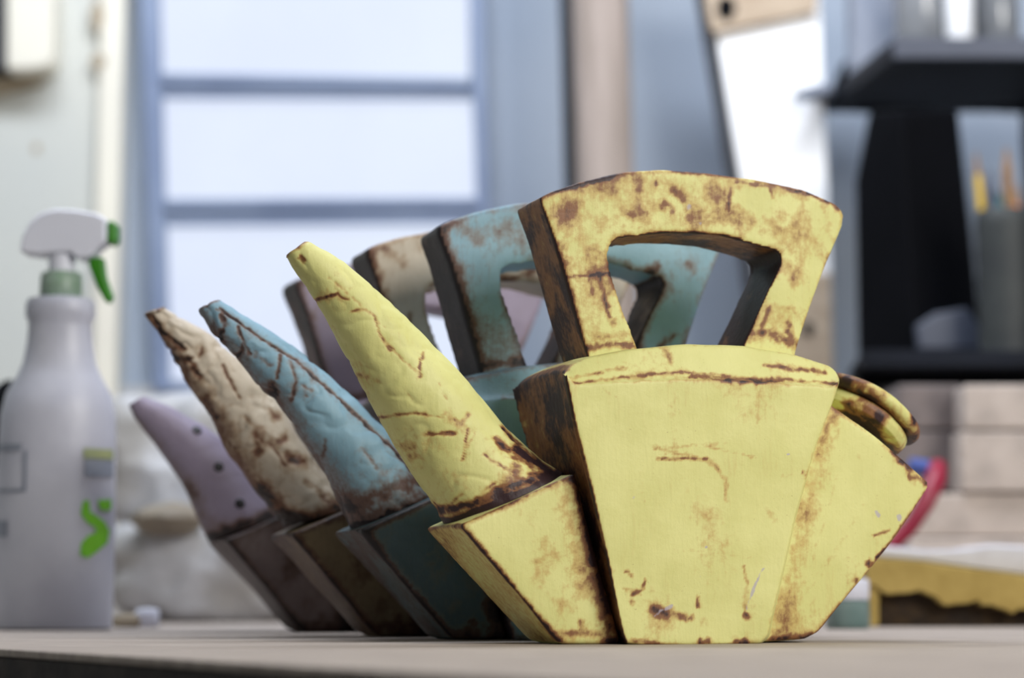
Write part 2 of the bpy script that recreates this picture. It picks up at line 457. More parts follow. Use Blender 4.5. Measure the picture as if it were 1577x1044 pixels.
def finish(name, me, v, e, mat, parent, strokes, flecks, seed, voxel, side=.35, patch=.35, edge=1.0, lump=.0012, front_only=True, extra=None):
    nrm = normals(me)
    # hand-built unevenness
    v = v + nrm * ((fbm(v, 22, seed, 3) - .5) * lump * 2)[:, None]
    wear_shade = np.zeros(len(v))
    sf = strokes_field(v, strokes, seed, voxel * 1.1) if strokes else wear_shade
    if front_only and strokes: sf = sf * np.clip((-nrm[:, 1] - .05) * 4, 0, 1) + 0
    wear_shade += sf
    # patina at convex edges
    n = len(v); deg = np.bincount(e.ravel(), minlength=n).clip(1)
    s = np.stack([np.bincount(e[:, 0], v[e[:, 1], k], n) + np.bincount(e[:, 1], v[e[:, 0], k], n) for k in range(3)], 1) / deg[:, None]
    curv = -((s - v) * nrm).sum(1) / voxel
    curv = lap(np.abs(curv)[:, None], e, 3)[:, 0]
    wear_shade += edge * np.clip(curv * 7 - .12, 0, .42) * (.15 + 1.1 * vnoise(v, 70, seed + 9))
    # broad patches; left faces get brown stain plus painted-in shade
    pt = fbm(v, 32, seed + 20, 4)
    wear_shade += patch * np.clip((pt - .5) * 3.2, 0, 1)
    wear_shade += side * np.clip((-nrm[:, 0] - .35) * 3, 0, 1) * (.45 + 1.1 * fbm(v, 45, seed + 31, 4))
    if extra is not None: wear_shade += extra(v, nrm)
    fleck = strokes_field(v, flecks, seed + 2, voxel) if flecks else np.zeros(n)
    me.vertices.foreach_set('co', v.astype(np.float32).ravel())
    for nm, arr in (('wear_shade', wear_shade), ('fleck', fleck)):
        a = me.attributes.new(nm, 'FLOAT', 'POINT'); a.data.foreach_set('value', arr.astype(np.float32))
    smooth(me); me.update(); me.name = name
    me.materials.clear()
    return link(name, me, mat, parent)

# ---- outlines of the yellow pot, in its own local plane
def L1(pts, yl): return [loc_px(O1, x, y, yl) for x, y in pts]
center_sides_l = [(868, 572), (884, 650), (908, 745), (930, 840), (948, 930), (960, 985)]
center_bottom = [(966, 994), (1010, 995), (1068, 994), (1120, 993), (1172, 991), (1182, 984)]
center_sides_r = [(1205, 890), (1232, 780), (1258, 690), (1285, 620), (1296, 585)]
ridge = [(1291, 596), (1240, 592), (1180, 587), (1120, 584), (1060, 583), (1000, 584), (940, 587), (878, 592)]
crest = [(1297, 578), (1284, 564), (1225, 545), (1150, 532), (1060, 529), (980, 535), (905, 549), (870, 566)]
T1 = .098
def ring_at(base, top, yl, yb, tz=0, shrink=1.0):
    cx = L1([(1067, 700)], yb)[0][0]
    a = resample(L1(base, yb), 60); b = resample(L1(top, yb), 40)
    r = np.vstack([a, b[1:-1]])
    r[:, 0] = cx + (r[:, 0] - cx) * shrink
    z = r[:, 1].clip(0)
    return np.stack([r[:, 0], np.full(len(r), yl), z], 1)
base_path = center_sides_l + center_bottom + center_sides_r
def center_mesh(voxel):
    f = lambda y, top, sh=1.0: ring_at([p for p in base_path], top, y, 0 if top is ridge else .010, 0, sh)
    rings = [f(0, ridge, .99), f(.003, ridge), f(.012, crest), f(.03, crest), f(.07, crest), f(T1 - .005, crest), f(T1, ridge, .99)]
    for r in rings[3:5]: r[:, 2] = np.where(r[:, 2] > .12, r[:, 2] + .0015, r[:, 2])
    for r in rings:   # the foot is narrower in depth than the shoulder
        k = np.clip(1 - r[:, 2] / .15, 0, 1); r[:, 1] = r[:, 1] * (1 - .26 * k)
    return remeshed(solid(rings), voxel, int(round(5 * .001 / voxel + 1)))

def chamber_mesh(pts, y0, y1, voxel, foot=.68, recess=None):
    p = resample(L1(pts + pts[:1], y0), 90)[:-1]
    rings = []
    zmax = p[:, 1].max()
    for y in np.linspace(0, 1, 6):
        sh = .985 if y in (0, 1) else 1
        c = p.mean(0); q = c + (p - c) * sh; z = q[:, 1].clip(0)
        k = np.clip(1 - z / zmax, 0, 1)
        dep = (y1 - y0) * (1 - (1 - foot) * k)
        rings.append(np.stack([q[:, 0], y0 + y * dep, z], 1))
    return remeshed(solid(rings), voxel, int(round(3 * .001 / voxel + 1)))
left_pts = [(708, 808), (750, 790), (820, 758), (886, 728), (900, 790), (930, 900), (955, 985), (955, 993), (864, 992), (852, 980), (790, 905), (735, 840)]
right_pts = [(1290, 628), (1350, 672), (1405, 718), (1434, 742), (1432, 752), (1380, 830), (1320, 905), (1262, 975), (1240, 986), (1185, 990), (1150, 990), (1190, 800), (1235, 640), (1262, 606)]

h_out = [(915, 580), (902, 541), (885, 480), (869, 421), (850, 360), (832, 312), (831, 303), (849, 294), (893, 279), (960, 265), (1026, 261), (1093, 265), (1159, 274), (1239, 292), (1288, 314), (1300, 327), (1298, 347), (1275, 405), (1248, 478), (1228, 541), (1220, 580)]
h_in = [(1130, 580), (1146, 527), (1182, 452), (1204, 407), (1205, 393), (1196, 384), (1159, 374), (1115, 363), (1070, 359), (1026, 358), (951, 364), (938, 374), (934, 390), (936, 410), (955, 470), (982, 532), (992, 575)]
HY0, HY1 = .028, .072
def handle_mesh(voxel):
    p = np.array(L1(h_out + h_in, HY0))
    # densify
    p = resample(np.vstack([p, p[:1]]), 260)[:-1]
    rings = []
    for y in (HY0, HY0 + .003, (HY0 + HY1) / 2, HY1 - .003, HY1):
        rings.append(np.stack([p[:, 0], np.full(len(p), y), p[:, 1]], 1))
    return remeshed(solid(rings), voxel, int(round(6 * .001 / voxel + 1)))

HW = .42
SY = .053    # depth of the spout axis behind the pot front
def spout_part(name, O, left, right, mat, parent, strokes, flecks, seed, wr, nv=260, nu=150, extra=None, ysq=.96, flat=True):
    n = min(len(left), len(right))
    Lc = resample([loc_px(O, x, y, SY) for x, y in left], nv); Rc = resample([loc_px(O, x, y, SY) for x, y in right], nv)
    # smooth contours
    for _ in range(12):
        for c in (Lc, Rc): c[1:-1] = c[1:-1] * .5 + .25 * (c[:-2] + c[2:])
    C = (Lc + Rc) / 2; Hh = (Rc - Lc) / 2; r = np.linalg.norm(Hh, axis=1)
    th = np.linspace(0, 2 * np.pi, nu, endpoint=False)
    V = np.zeros((nv, nu, 3)); Nn = np.zeros((nv, nu, 3))
    for j in range(nu):
        c, s = math.cos(th[j]), math.sin(th[j])
        V[:, j, 0] = C[:, 0] + Hh[:, 0] * c; V[:, j, 2] = C[:, 1] + Hh[:, 1] * c
        V[:, j, 1] = SY + r * ysq * s
        Nn[:, j, 0] = Hh[:, 0] / r * c; Nn[:, j, 2] = Hh[:, 1] / r * c; Nn[:, j, 1] = s
    # tip cap: shrink rings inwards to close with a shallow rounded end
    caps = []
    c0 = V[0].mean(0); ax = V[0].mean(0) - V[12].mean(0); ax /= np.linalg.norm(ax)
    for sh, up in ((.93, .0012), (.80, .0022), (.6, .0024), (.35, .0024), (.12, .0024)):
        caps.append(c0 + (V[0] - c0) * sh + ax * up)
    V = np.concatenate([np.array(caps[::-1]), V], 0)
    Nn = np.concatenate([np.repeat(Nn[:1] * 0 + ax, 5, 0), Nn], 0)
    nr = V.shape[0]; v = V.reshape(-1, 3); nn = Nn.reshape(-1, 3)
    sf = strokes_field(v, strokes, seed, .0011)
    thick = np.zeros(len(v))
    if wr:
        ang = np.tile(th, nr); al = np.repeat(np.linspace(0, 1, nr), nu)
        q = np.stack([v[:, 0] + .3 * v[:, 1], v[:, 1], v[:, 2]], 1)
        rid = 1 - np.abs(2 * fbm(q, 48, seed + 50, 3) - 1)
        fold = np.clip((rid - .80) * 5, 0, 1)
        v = v + nn * ((fbm(v, 38, seed + 1, 3) - .5) * .0045 * wr - fold * .0011 * wr - np.clip(sf, 0, 1.0) * .0011 * wr)[:, None]
        sf = sf + fold ** 3 * .22 * min(wr, 1.0) * vnoise(v, 50, seed + 8)
    faces = []
    idx = np.arange(nr * nu).reshape(nr, nu)
    a = idx[:-1]; b = idx[1:]
    F = np.stack([a, np.roll(a, -1, 1), np.roll(b, -1, 1), b], -1).reshape(-1, 4)
    me = bpy.data.meshes.new(name)
    me.from_pydata(v.tolist(), [], F.tolist() + [idx[0].tolist()[::-1], idx[-1].tolist()]); me.update()
    nrm = normals(me)
    if nrm[(nr // 2) * nu + nu // 4, 1] < 0:  # outward there is +y
        me.flip_normals(); 
    # dark base and shade painted on the left side
    base = np.repeat(np.linspace(0, 1, nr), nu)
    wear_shade = sf + .14 * np.clip((fbm(v, 55, seed + 20, 4) - .5) * 4, 0, 1)
    if extra is not None: wear_shade = wear_shade + extra(v, nn, base)
    fl = strokes_field(v, flecks, seed, .001) if flecks else np.zeros(len(v))
    for nm, arr in (('wear_shade', wear_shade), ('fleck', fl)):
        at = me.attributes.new(nm, 'FLOAT', 'POINT'); at.data.foreach_set('value', arr.astype(np.float32))
    smooth(me)
    return link(name, me, mat, parent)

def S(O, lst, yl, k=1.0):
    sc = (O.y + yl) / FP
    return [([loc_px(O, x, y, yl) for x, y in pts], w * sc, s * k) for pts, w, s in lst]

def lid_parts(parent, mat, seed, wear_shade=.4):
    # disc lid on the sloping top of the right chamber
    a = np.array(L1([(1262, 606)], .05)[0]); b = np.array(L1([(1434, 742)], .05)[0])
    ax = (b - a) / np.linalg.norm(b - a); up = np.array([-ax[1], ax[0]])
    c = a + ax * .0322
    for nm, prof in (('lid_collar', [(.020, -.004), (.0290, -.001), (.0300, .003), (.0295, .0065), (.027, .008)]),
                     ('lid', [(.0285, .0078), (.0330, .009), (.0345, .0120), (.0335, .0152), (.027, .0182), (.014, .0205), (.004, .0212)])):
        p = resample(prof, 26); nu = 120; th = np.linspace(0, 2 * np.pi, nu, endpoint=False)
        V = np.zeros((len(p), nu, 3))
        for i, (r, h) in enumerate(p):
            V[i, :, 0] = c[0] + ax[0] * r * np.cos(th) + up[0] * h
            V[i, :, 2] = c[1] + ax[1] * r * np.cos(th) + up[1] * h
            V[i, :, 1] = .052 + r * np.sin(th)
        v = V.reshape(-1, 3)
        v = v + (np.stack([fbm(v, 60, seed + k, 3) for k in range(3)], 1) - .5) * .0016
        idx = np.arange(len(v)).reshape(len(p), nu); A_, B_ = idx[:-1], idx[1:]
        F = np.stack([A_, np.roll(A_, -1, 1), np.roll(B_, -1, 1), B_], -1).reshape(-1, 4)
        me = bpy.data.meshes.new(nm)
        me.from_pydata(v.tolist(), [], F.tolist() + [idx[0].tolist()[::-1], idx[-1].tolist()]); me.update()
        hrow = np.repeat(np.linspace(0, 1, len(p)), nu)
        w = wear_shade * (.2 + 1.5 * np.clip((fbm(v, 70, seed + 5, 4) - .42) * 4, 0, 1))
        w += .7 * np.exp(-(hrow / .12) ** 2)
        for nn_, arr in (('wear_shade', w), ('fleck', w * 0)):
            at = me.attributes.new(nn_, 'FLOAT', 'POINT'); at.data.foreach_set('value', arr.astype(np.float32))
        smooth(me); link(nm, me, mat, parent)

def make_pot(O, label, mat, body_mat, voxel, seed, front, lchamber, rchamber, hstrokes, flecks, fleck_h, patch, side):
    root = empty('teapot', O, PSI)
    tag(root, label, 'teapot', 'painted ceramic teapots on the worktable')
    me, v, e = center_mesh(voxel)
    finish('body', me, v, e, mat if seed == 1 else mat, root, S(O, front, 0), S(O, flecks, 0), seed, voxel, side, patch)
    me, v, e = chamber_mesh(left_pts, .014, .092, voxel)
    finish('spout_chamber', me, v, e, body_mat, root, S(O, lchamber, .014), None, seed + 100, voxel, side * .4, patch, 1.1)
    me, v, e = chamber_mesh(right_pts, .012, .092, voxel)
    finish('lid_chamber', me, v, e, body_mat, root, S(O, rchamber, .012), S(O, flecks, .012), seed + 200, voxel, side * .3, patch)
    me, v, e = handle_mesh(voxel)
    def inner(v, n):   # darker underside and inner leg of the loop, brown mottled front
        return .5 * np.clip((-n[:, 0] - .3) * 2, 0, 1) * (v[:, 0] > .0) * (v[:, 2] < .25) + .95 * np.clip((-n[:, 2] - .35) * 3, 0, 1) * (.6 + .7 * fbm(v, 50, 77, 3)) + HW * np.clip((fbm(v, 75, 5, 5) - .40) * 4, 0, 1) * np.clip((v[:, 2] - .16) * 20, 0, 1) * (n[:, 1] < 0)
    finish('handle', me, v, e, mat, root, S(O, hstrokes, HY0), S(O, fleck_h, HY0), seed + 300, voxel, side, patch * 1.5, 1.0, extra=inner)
    lid_parts(root, mat, seed + 400, .75)
    return root

# ---- the yellow pot: stains traced where they sit on its faces
Y_front = [([(885, 589), (960, 580), (1060, 572), (1130, 578)], 2.5, .8), ([(1070, 578), (1142, 586), (1206, 584)], 6, 1.15),
    ([(1206, 582), (1288, 590)], 3, .8), ([(1185, 560), (1211, 563), (1281, 572)], 4.5, .9), ([(888, 580), (972, 565)], 4, .65),
    ([(1036, 540), (1040, 556)], 8, .55), ([(1004, 690), (1073, 704), (1100, 714), (1118, 738), (1118, 770)], 5, .55),
    ([(1012, 706), (1089, 707)], 2.2, .95), ([(1078, 685), (1163, 704)], 3, .5), ([(1030, 690), (1120, 682)], 3, .4),
    ([(1238, 727)], 5, .95), ([(1205, 733), (1216, 730)], 3, .5), ([(1178, 780), (1192, 800)], 11, .36),
    ([(965, 880), (973, 886)], 4, .7), ([(972, 917), (988, 908), (994, 893)], 3.2, 1.1), ([(974, 928)], 4.5, 1.2), ([(960, 905), (985, 915)], 5, .5),
    ([(1008, 938), (1030, 946)], 11, 1.0), ([(1030, 946), (1064, 952)], 8, .8), ([(1085, 955)], 9, .4), ([(1075, 922), (1076, 934)], 4.5, 1.15),
    ([(1145, 872), (1150, 900), (1147, 946)], 4, .55), ([(1147, 946), (1152, 952)], 5, .9), ([(1118, 842)], 8, .3),
    ([(975, 984), (1010, 990)], 5, .6), ([(1078, 986), (1090, 987)], 6, 1.1), ([(1130, 988), (1150, 988)], 5, 1.0),
    ([(1035, 590), (1037, 690)], 14, .26), ([(1100, 850)], 40, .22), ([(1000, 900)], 26, .2), ([(1060, 740), (1100, 830)], 22, .2),
    ([(1150, 640)], 16, .12), ([(985, 700), (1000, 860)], 6, .2), ([(1040, 845), (1180, 862)], 3, .25),
    ([(1170, 600), (1166, 650)], 2, .3), ([(925, 596), (950, 612)], 3, .35)]
Y_fleck = [([(1177, 874), (1162, 900), (1150, 938)], 3.0, .9), ([(974, 765)], 3, 1), ([(1214, 700)], 3, 1), ([(1086, 842)], 3.5, 1),
    ([(1078, 887)], 4.5, .9), ([(1010, 948), (1035, 932)], 3, .9), ([(1385, 797)], 5.5, 1.1), ([(1348, 788), (1352, 794)], 3.5, 1), ([(1142, 900)], 4, .7)]
Y_left = [([(888, 735), (905, 820), (922, 893), (944, 985)], 17, 1.05), ([(870, 760), (900, 900)], 26, .45), ([(849, 850), (835, 870)], 30, .42), ([(820, 800)], 22, .25),
    ([(895, 960), (900, 966)], 8, .95), ([(860, 975), (940, 975)], 9, .7), ([(870, 935)], 20, .4), ([(708, 808), (800, 767), (886, 728)], 3.5, .8), ([(712, 812), (790, 905), (862, 988)], 4, .9)]
Y_right = [([(1281, 640), (1250, 760), (1225, 870), (1206, 973)], 24, .42), ([(1285, 640), (1262, 700)], 13, .6), ([(1232, 800), (1212, 930)], 8, .35),
    ([(1374, 694), (1384, 708), (1397, 714), (1402, 736), (1415, 738), (1430, 744)], 6, 1.0), ([(1395, 706), (1425, 735)], 7, .9), ([(1345, 826), (1371, 815)], 3.4, .9),
    ([(1338, 868)], 6.0, 1.35), ([(1318, 893)], 4.8, 1.35), ([(1350, 858), (1362, 845)], 3.2, .95), ([(1434, 748), (1330, 892), (1255, 980)], 3.5, .6),
    ([(1190, 985), (1245, 978)], 7, .8), ([(1330, 780), (1230, 930)], 7, .22), ([(1300, 700), (1240, 900)], 5, .25), ([(1322, 704)], 9, .22)]
Y_handle = [([(880, 328)], 20, .5), ([(858, 380), (866, 405)], 14, .75), ([(867, 427), (946, 421)], 2.5, .8), ([(922, 421), (938, 487)], 4, .8), ([(905, 420), (912, 450)], 3, .5),
    ([(946, 496)], 8, .8), ([(906, 535), (973, 531)], 7, 1.0), ([(915, 520), (965, 515)], 8, .5), ([(827, 305), (870, 290), (938, 272)], 4.5, 1.15), ([(982, 279), (985, 292)], 8, .7), ([(1009, 283)], 5, .9),
    ([(1040, 292), (1048, 304)], 9, .8), ([(1022, 318), (1034, 322)], 9, .85), ([(960, 325), (1080, 325), (1204, 345)], 24, .34), ([(850, 330), (1000, 350)], 24, .30),
    ([(1124, 288), (1122, 323)], 2.5, .8), ([(1137, 279), (1184, 288), (1190, 303)], 4, 1.0), ([(1213, 290), (1250, 300), (1276, 312)], 4, .9), ([(1286, 318)], 9, .7), ([(1268, 322)], 8, .5),
    ([(1152, 512), (1185, 516), (1226, 528)], 11, .95), ([(1215, 500), (1222, 530)], 7, .9), ([(1188, 470), (1172, 505)], 3, .7), ([(1235, 400), (1215, 470)], 12, .26), ([(1040, 262), (1140, 272)], 3, .7), ([(886, 345), (930, 400)], 20, .3)]
Y_hfleck = [([(1062, 318)], 9, .62), ([(1078, 342)], 6, .6), ([(1020, 330)], 4, .6)]
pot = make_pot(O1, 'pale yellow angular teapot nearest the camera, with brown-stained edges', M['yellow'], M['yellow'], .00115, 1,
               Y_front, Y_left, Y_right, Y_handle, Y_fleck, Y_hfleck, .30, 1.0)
ys_l = [(441, 398), (470, 440), (497, 482), (525, 530), (545, 562), (565, 610), (600, 668), (640, 735), (668, 778), (688, 808)]
ys_r = [(478, 374), (520, 398), (575, 443), (635, 500), (690, 556), (730, 602), (770, 652), (810, 690), (838, 712), (862, 728)]
Y_sp = [([(488, 457), (530, 447)], 1.8, 1.0), ([(530, 447), (546, 455)], 2, .7), ([(476, 386), (482, 392)], 4, .8), ([(502, 477), (508, 485)], 2, .7),
    ([(552, 474), (572, 471), (586, 484), (592, 511), (609, 538)], 1.8, .7), ([(596, 516), (630, 556), (652, 575)], 1.8, .6), ([(653, 551), (652, 580)], 2.6, 1.0), ([(660, 538), (658, 550)], 2, .8),
    ([(606, 637), (649, 635), (683, 642)], 1.6, .8), ([(659, 667), (702, 666)], 4, 1.0), ([(687, 635), (712, 654), (723, 638)], 6, .72), ([(723, 660), (714, 708)], 2, .8),
    ([(690, 645), (730, 665)], 9, .45), ([(640, 680), (655, 700)], 7, .5), ([(560, 560), (600, 590)], 1.6, .4), ([(680, 590), (700, 640)], 2, .4), ([(735, 665), (720, 690)], 2, .5),
    ([(774, 680), (800, 700), (830, 716)], 9, 1.15), ([(745, 700), (790, 730)], 2.2, .8), ([(796, 720), (780, 745)], 11, 1.0), ([(691, 785), (735, 772), (774, 756), (810, 738), (856, 722)], 8, 1.5), ([(790, 655), (830, 700)], 7, 1.2), ([(806, 692), (850, 718)], 13, 1.7), ([(690, 720), (720, 760)], 18, .25), ([(640, 660), (700, 700)], 22, .22),
    ([(700, 780), (716, 760)], 3, .9), ([(740, 760), (760, 745)], 3, .8), ([(450, 408), (480, 470)], 3, .4), ([(518, 420), (600, 500)], 1.5, .4), ([(660, 770), (676, 790)], 5, .9), ([(630, 600), (640, 615)], 2, .4)]
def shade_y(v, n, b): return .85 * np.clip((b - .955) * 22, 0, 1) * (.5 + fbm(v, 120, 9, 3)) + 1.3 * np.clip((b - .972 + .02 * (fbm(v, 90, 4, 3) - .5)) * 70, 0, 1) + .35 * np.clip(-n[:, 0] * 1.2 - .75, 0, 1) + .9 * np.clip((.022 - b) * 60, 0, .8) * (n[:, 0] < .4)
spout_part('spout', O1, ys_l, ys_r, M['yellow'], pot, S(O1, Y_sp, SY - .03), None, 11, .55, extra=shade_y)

def gen_strokes(seed, n, lo, hi):
    r = random.Random(seed); out = []
    for _ in range(n):
        x = r.uniform(880, 1290); y = r.uniform(300, 980); a = r.uniform(0, 6.3); l = r.uniform(5, 60)
        out.append(([(x, y), (x + l * math.cos(a), y + l * math.sin(a))], r.uniform(2, 9), r.uniform(lo, hi)))
    return out
def shift_px(lst, O):   # carry the yellow pot's stain layout over to another pot
    return lst
def other(dx, dy, label, mk, seed, patch, side):
    O = O1 + Vector((dx, dy, 0))
    # the strokes are given in the yellow pot's pixels, so they are read with its origin and land in local space
    root = empty('teapot', O, PSI); tag(root, label, 'teapot', 'painted ceramic teapots on the worktable')
    vx = .0021
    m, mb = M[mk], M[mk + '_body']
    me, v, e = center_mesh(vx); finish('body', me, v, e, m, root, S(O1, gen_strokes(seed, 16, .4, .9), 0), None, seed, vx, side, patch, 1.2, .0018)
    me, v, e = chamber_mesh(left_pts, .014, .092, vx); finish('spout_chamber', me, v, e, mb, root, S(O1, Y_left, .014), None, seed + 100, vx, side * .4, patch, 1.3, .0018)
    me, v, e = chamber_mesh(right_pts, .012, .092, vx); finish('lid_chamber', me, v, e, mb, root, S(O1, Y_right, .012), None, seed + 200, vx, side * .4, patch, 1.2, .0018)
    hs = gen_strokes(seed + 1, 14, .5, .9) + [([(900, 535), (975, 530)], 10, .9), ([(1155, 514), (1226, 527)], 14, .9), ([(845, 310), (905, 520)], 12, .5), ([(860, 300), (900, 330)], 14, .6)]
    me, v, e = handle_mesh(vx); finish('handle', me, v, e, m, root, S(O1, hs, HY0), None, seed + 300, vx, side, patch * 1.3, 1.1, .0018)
    lid_parts(root, m, seed + 400, .6)
    return O, root
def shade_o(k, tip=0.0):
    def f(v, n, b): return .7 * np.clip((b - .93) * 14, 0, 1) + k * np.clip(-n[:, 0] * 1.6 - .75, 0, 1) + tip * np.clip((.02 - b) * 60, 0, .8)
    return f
# blue
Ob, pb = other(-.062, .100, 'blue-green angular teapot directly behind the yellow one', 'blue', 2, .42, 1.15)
bl = [(307, 481), (324, 507), (342, 528), (361, 548), (380, 572), (398, 591), (420, 616), (440, 642), (460, 672), (482, 705), (504, 742), (524, 785), (541, 824)]
br = [(342, 463), (368, 480), (395, 498), (415, 510), (440, 528), (465, 547), (490, 568), (515, 590), (540, 612), (565, 634), (595, 662), (624, 694), (650, 730), (672, 770)]
B_sp = [([(348, 481), (354, 494), (349, 514)], 4.5, .95), ([(374, 501), (381, 521), (374, 548)], 2.2, .9), ([(381, 521), (392, 543)], 2, .8), ([(438, 544), (433, 578)], 2.4, 1.0), ([(452, 551), (460, 581), (455, 615)], 1.8, .8),
    ([(428, 585), (435, 632)], 5, .95), ([(346, 470), (380, 496), (415, 520), (465, 555), (515, 600), (565, 646), (622, 700), (655, 745)], 2.8, 1.25), ([(506, 675), (506, 700)], 2, .5),
    ([(527, 790), (580, 768), (645, 740)], 24, .72), ([(541, 822), (664, 770)], 8, 1.4), ([(330, 505), (365, 552)], 4, .8), ([(395, 590), (430, 636)], 5, .9), ([(400, 545), (420, 560)], 6, .5), ([(454, 660), (470, 690)], 6, .8),
    ([(478, 608)], 3, .8), ([(470, 590), (486, 600)], 2, .6), ([(500, 735), (530, 800)], 8, .7), ([(560, 690), (580, 720)], 2, .5), ([(340, 470), (352, 478)], 2, .8)]
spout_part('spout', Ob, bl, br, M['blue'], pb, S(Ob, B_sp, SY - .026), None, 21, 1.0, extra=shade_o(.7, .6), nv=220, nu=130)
# cream
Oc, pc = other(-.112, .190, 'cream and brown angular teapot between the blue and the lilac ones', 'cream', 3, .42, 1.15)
cl = [(219, 484), (240, 511), (262, 538), (272, 560), (284, 582), (300, 606), (322, 636), (341, 670), (352, 696), (372, 726), (392, 756), (412, 782), (438, 812)]
cr = [(256, 472), (290, 494), (321, 514), (345, 533), (368, 551), (395, 580), (415, 605), (432, 628), (450, 656), (475, 694), (500, 726), (535, 756), (566, 770)]
C_sp = [([(240, 481), (252, 504), (267, 514), (291, 534)], 2.4, 1.0), ([(246, 508), (262, 530), (277, 544), (297, 551), (311, 575)], 4.5, 1.1), ([(317, 533), (310, 548)], 2.8, .9), ([(349, 560), (358, 585), (373, 610)], 2.2, 1.0),
    ([(324, 608), (341, 640)], 3.5, .8), ([(399, 667), (402, 690)], 13, .95), ([(427, 640)], 12, .85), ([(452, 706), (472, 714)], 12, .9), ([(422, 685), (440, 672)], 10, .8), ([(424, 690), (440, 716)], 2.5, 1.1),
    ([(412, 750), (420, 775)], 13, .75), ([(430, 795), (470, 795)], 12, .95), ([(500, 763), (522, 780)], 9, .7), ([(263, 540), (300, 608), (352, 698), (400, 770), (430, 808)], 5, 1.1), ([(470, 740), (500, 760)], 6, .5), ([(380, 640), (392, 655)], 4, .5)]
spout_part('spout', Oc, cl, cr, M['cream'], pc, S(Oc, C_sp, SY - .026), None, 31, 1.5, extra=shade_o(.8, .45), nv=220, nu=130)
# lilac
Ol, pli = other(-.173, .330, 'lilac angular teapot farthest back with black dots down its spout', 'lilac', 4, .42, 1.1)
ll = [(200, 628), (207, 644), (222, 664), (239, 685), (260, 714), (280, 744), (293, 770), (303, 795), (312, 814), (321, 833)]
lr = [(226, 612), (258, 624), (294, 644), (316, 656), (338, 672), (360, 692), (385, 718), (408, 742), (430, 760), (458, 778)]
L_sp = [([(290, 745), (300, 758)], 9, .6), ([(345, 812), (370, 806)], 10, .95), ([(395, 796), (410, 790)], 8, .9), ([(322, 830), (410, 792)], 6, 1.2), ([(210, 644), (280, 744), (318, 828)], 4, .7)]
spout_part('spout', Ol, ll, lr, M['lilac'], pli, S(Ol, L_sp, SY - .024), None, 41, .25, extra=shade_o(.5), nv=160, nu=110)
# black dots on the lilac spout: shallow discs set on its near side
for (x, y) in ((306, 661), (337, 719), (367, 776)):
    bpy.context.view_layer.update()
    sp = [c for c in pli.children if c.name.startswith('spout') and 'chamber' not in c.name][0]
    lx, lz = loc_px(Ol, x, y, SY - .022)
    ok, hit, nr_, _ = sp.ray_cast(Vector((lx, -.05, lz)), Vector((0, 1, 0)))
    if ok:
        R = nr_.to_track_quat('Z', 'Y').to_matrix(); n = 20; vs = []; fs = []
        prof = [(.0036, -.0008), (.0036, .0002), (.0030, .0006), (.0015, .0008)]
        for r, h in prof:
            for k in range(n): vs.append(hit + R @ Vector((r * math.cos(6.2832 * k / n), r * math.sin(6.2832 * k / n), h)))
        for j in range(3):
            for k in range(n): fs.append((j * n + k, j * n + (k + 1) % n, (j + 1) * n + (k + 1) % n, (j + 1) * n + k))
        fs.append(tuple(range(n))[::-1]); fs.append(tuple(3 * n + k for k in range(n)))
        me = bpy.data.meshes.new('dot'); me.from_pydata([tuple(q) for q in vs], [], fs); me.update(); smooth(me)
        link('dot', me, M['dot'], pli)

# ---------------------------------------------------------------- spray bottle
YS = 1.62
def bx_(px): return P(px, 700, YS).x
def bz(py): return P(90, py, YS).z
s = YS / FP
cx = bx_(88); 
sb = empty('spray_bottle', (cx, YS, TZ))
tag(sb, 'milky plastic spray bottle with white head and green trigger at left', 'spray bottle')
prof_px = [(84, 975), (90, 966), (91, 900), (90, 700), (88, 640), (80, 606), (66, 582), (56, 560), (51, 530), (49, 505), (49, 497), (54, 488), (54, 468), (50, 461), (34, 458)]
lathe('bottle_body', [(r * s, (TZ if i == 0 else max(TZ, bz(py)))) for i, (r, py) in enumerate(prof_px)], (cx, YS, 0), M['milky'], sb, 56, 1, .82)
lathe('collar', [(31 * s, bz(460)), (33 * s, bz(456)), (32 * s, bz(424)), (28 * s, bz(420))], (cx, YS, 0), M['pale_green'], sb, 40)
lathe('neck', [(20 * s, bz(421)), (21 * s, bz(380))], (cx, YS, 0), M['white_plastic'], sb, 30)
def sl2(name, pts, y, th, mat, bev=.004): return slab(name, pts, y, th, mat, sb, bev)
sl2('spray_head', [(30, 388), (33, 366), (44, 343), (60, 328), (84, 321), (112, 322), (148, 328), (163, 336), (163, 372), (150, 379), (140, 394), (128, 398), (114, 396), (108, 388), (72, 390), (58, 392)], YS - .013, .026, M['white_plastic'], .006)
sl2('nozzle', [(163, 340), (174, 338), (178, 345), (178, 368), (174, 376), (163, 373)], YS - .010, .020, M['green'], .003)
sl2('trigger', [(134, 404), (142, 396), (158, 395), (162, 425), (172, 455), (170, 464), (162, 466), (148, 440)], YS - .006, .012, M['green'], .003)
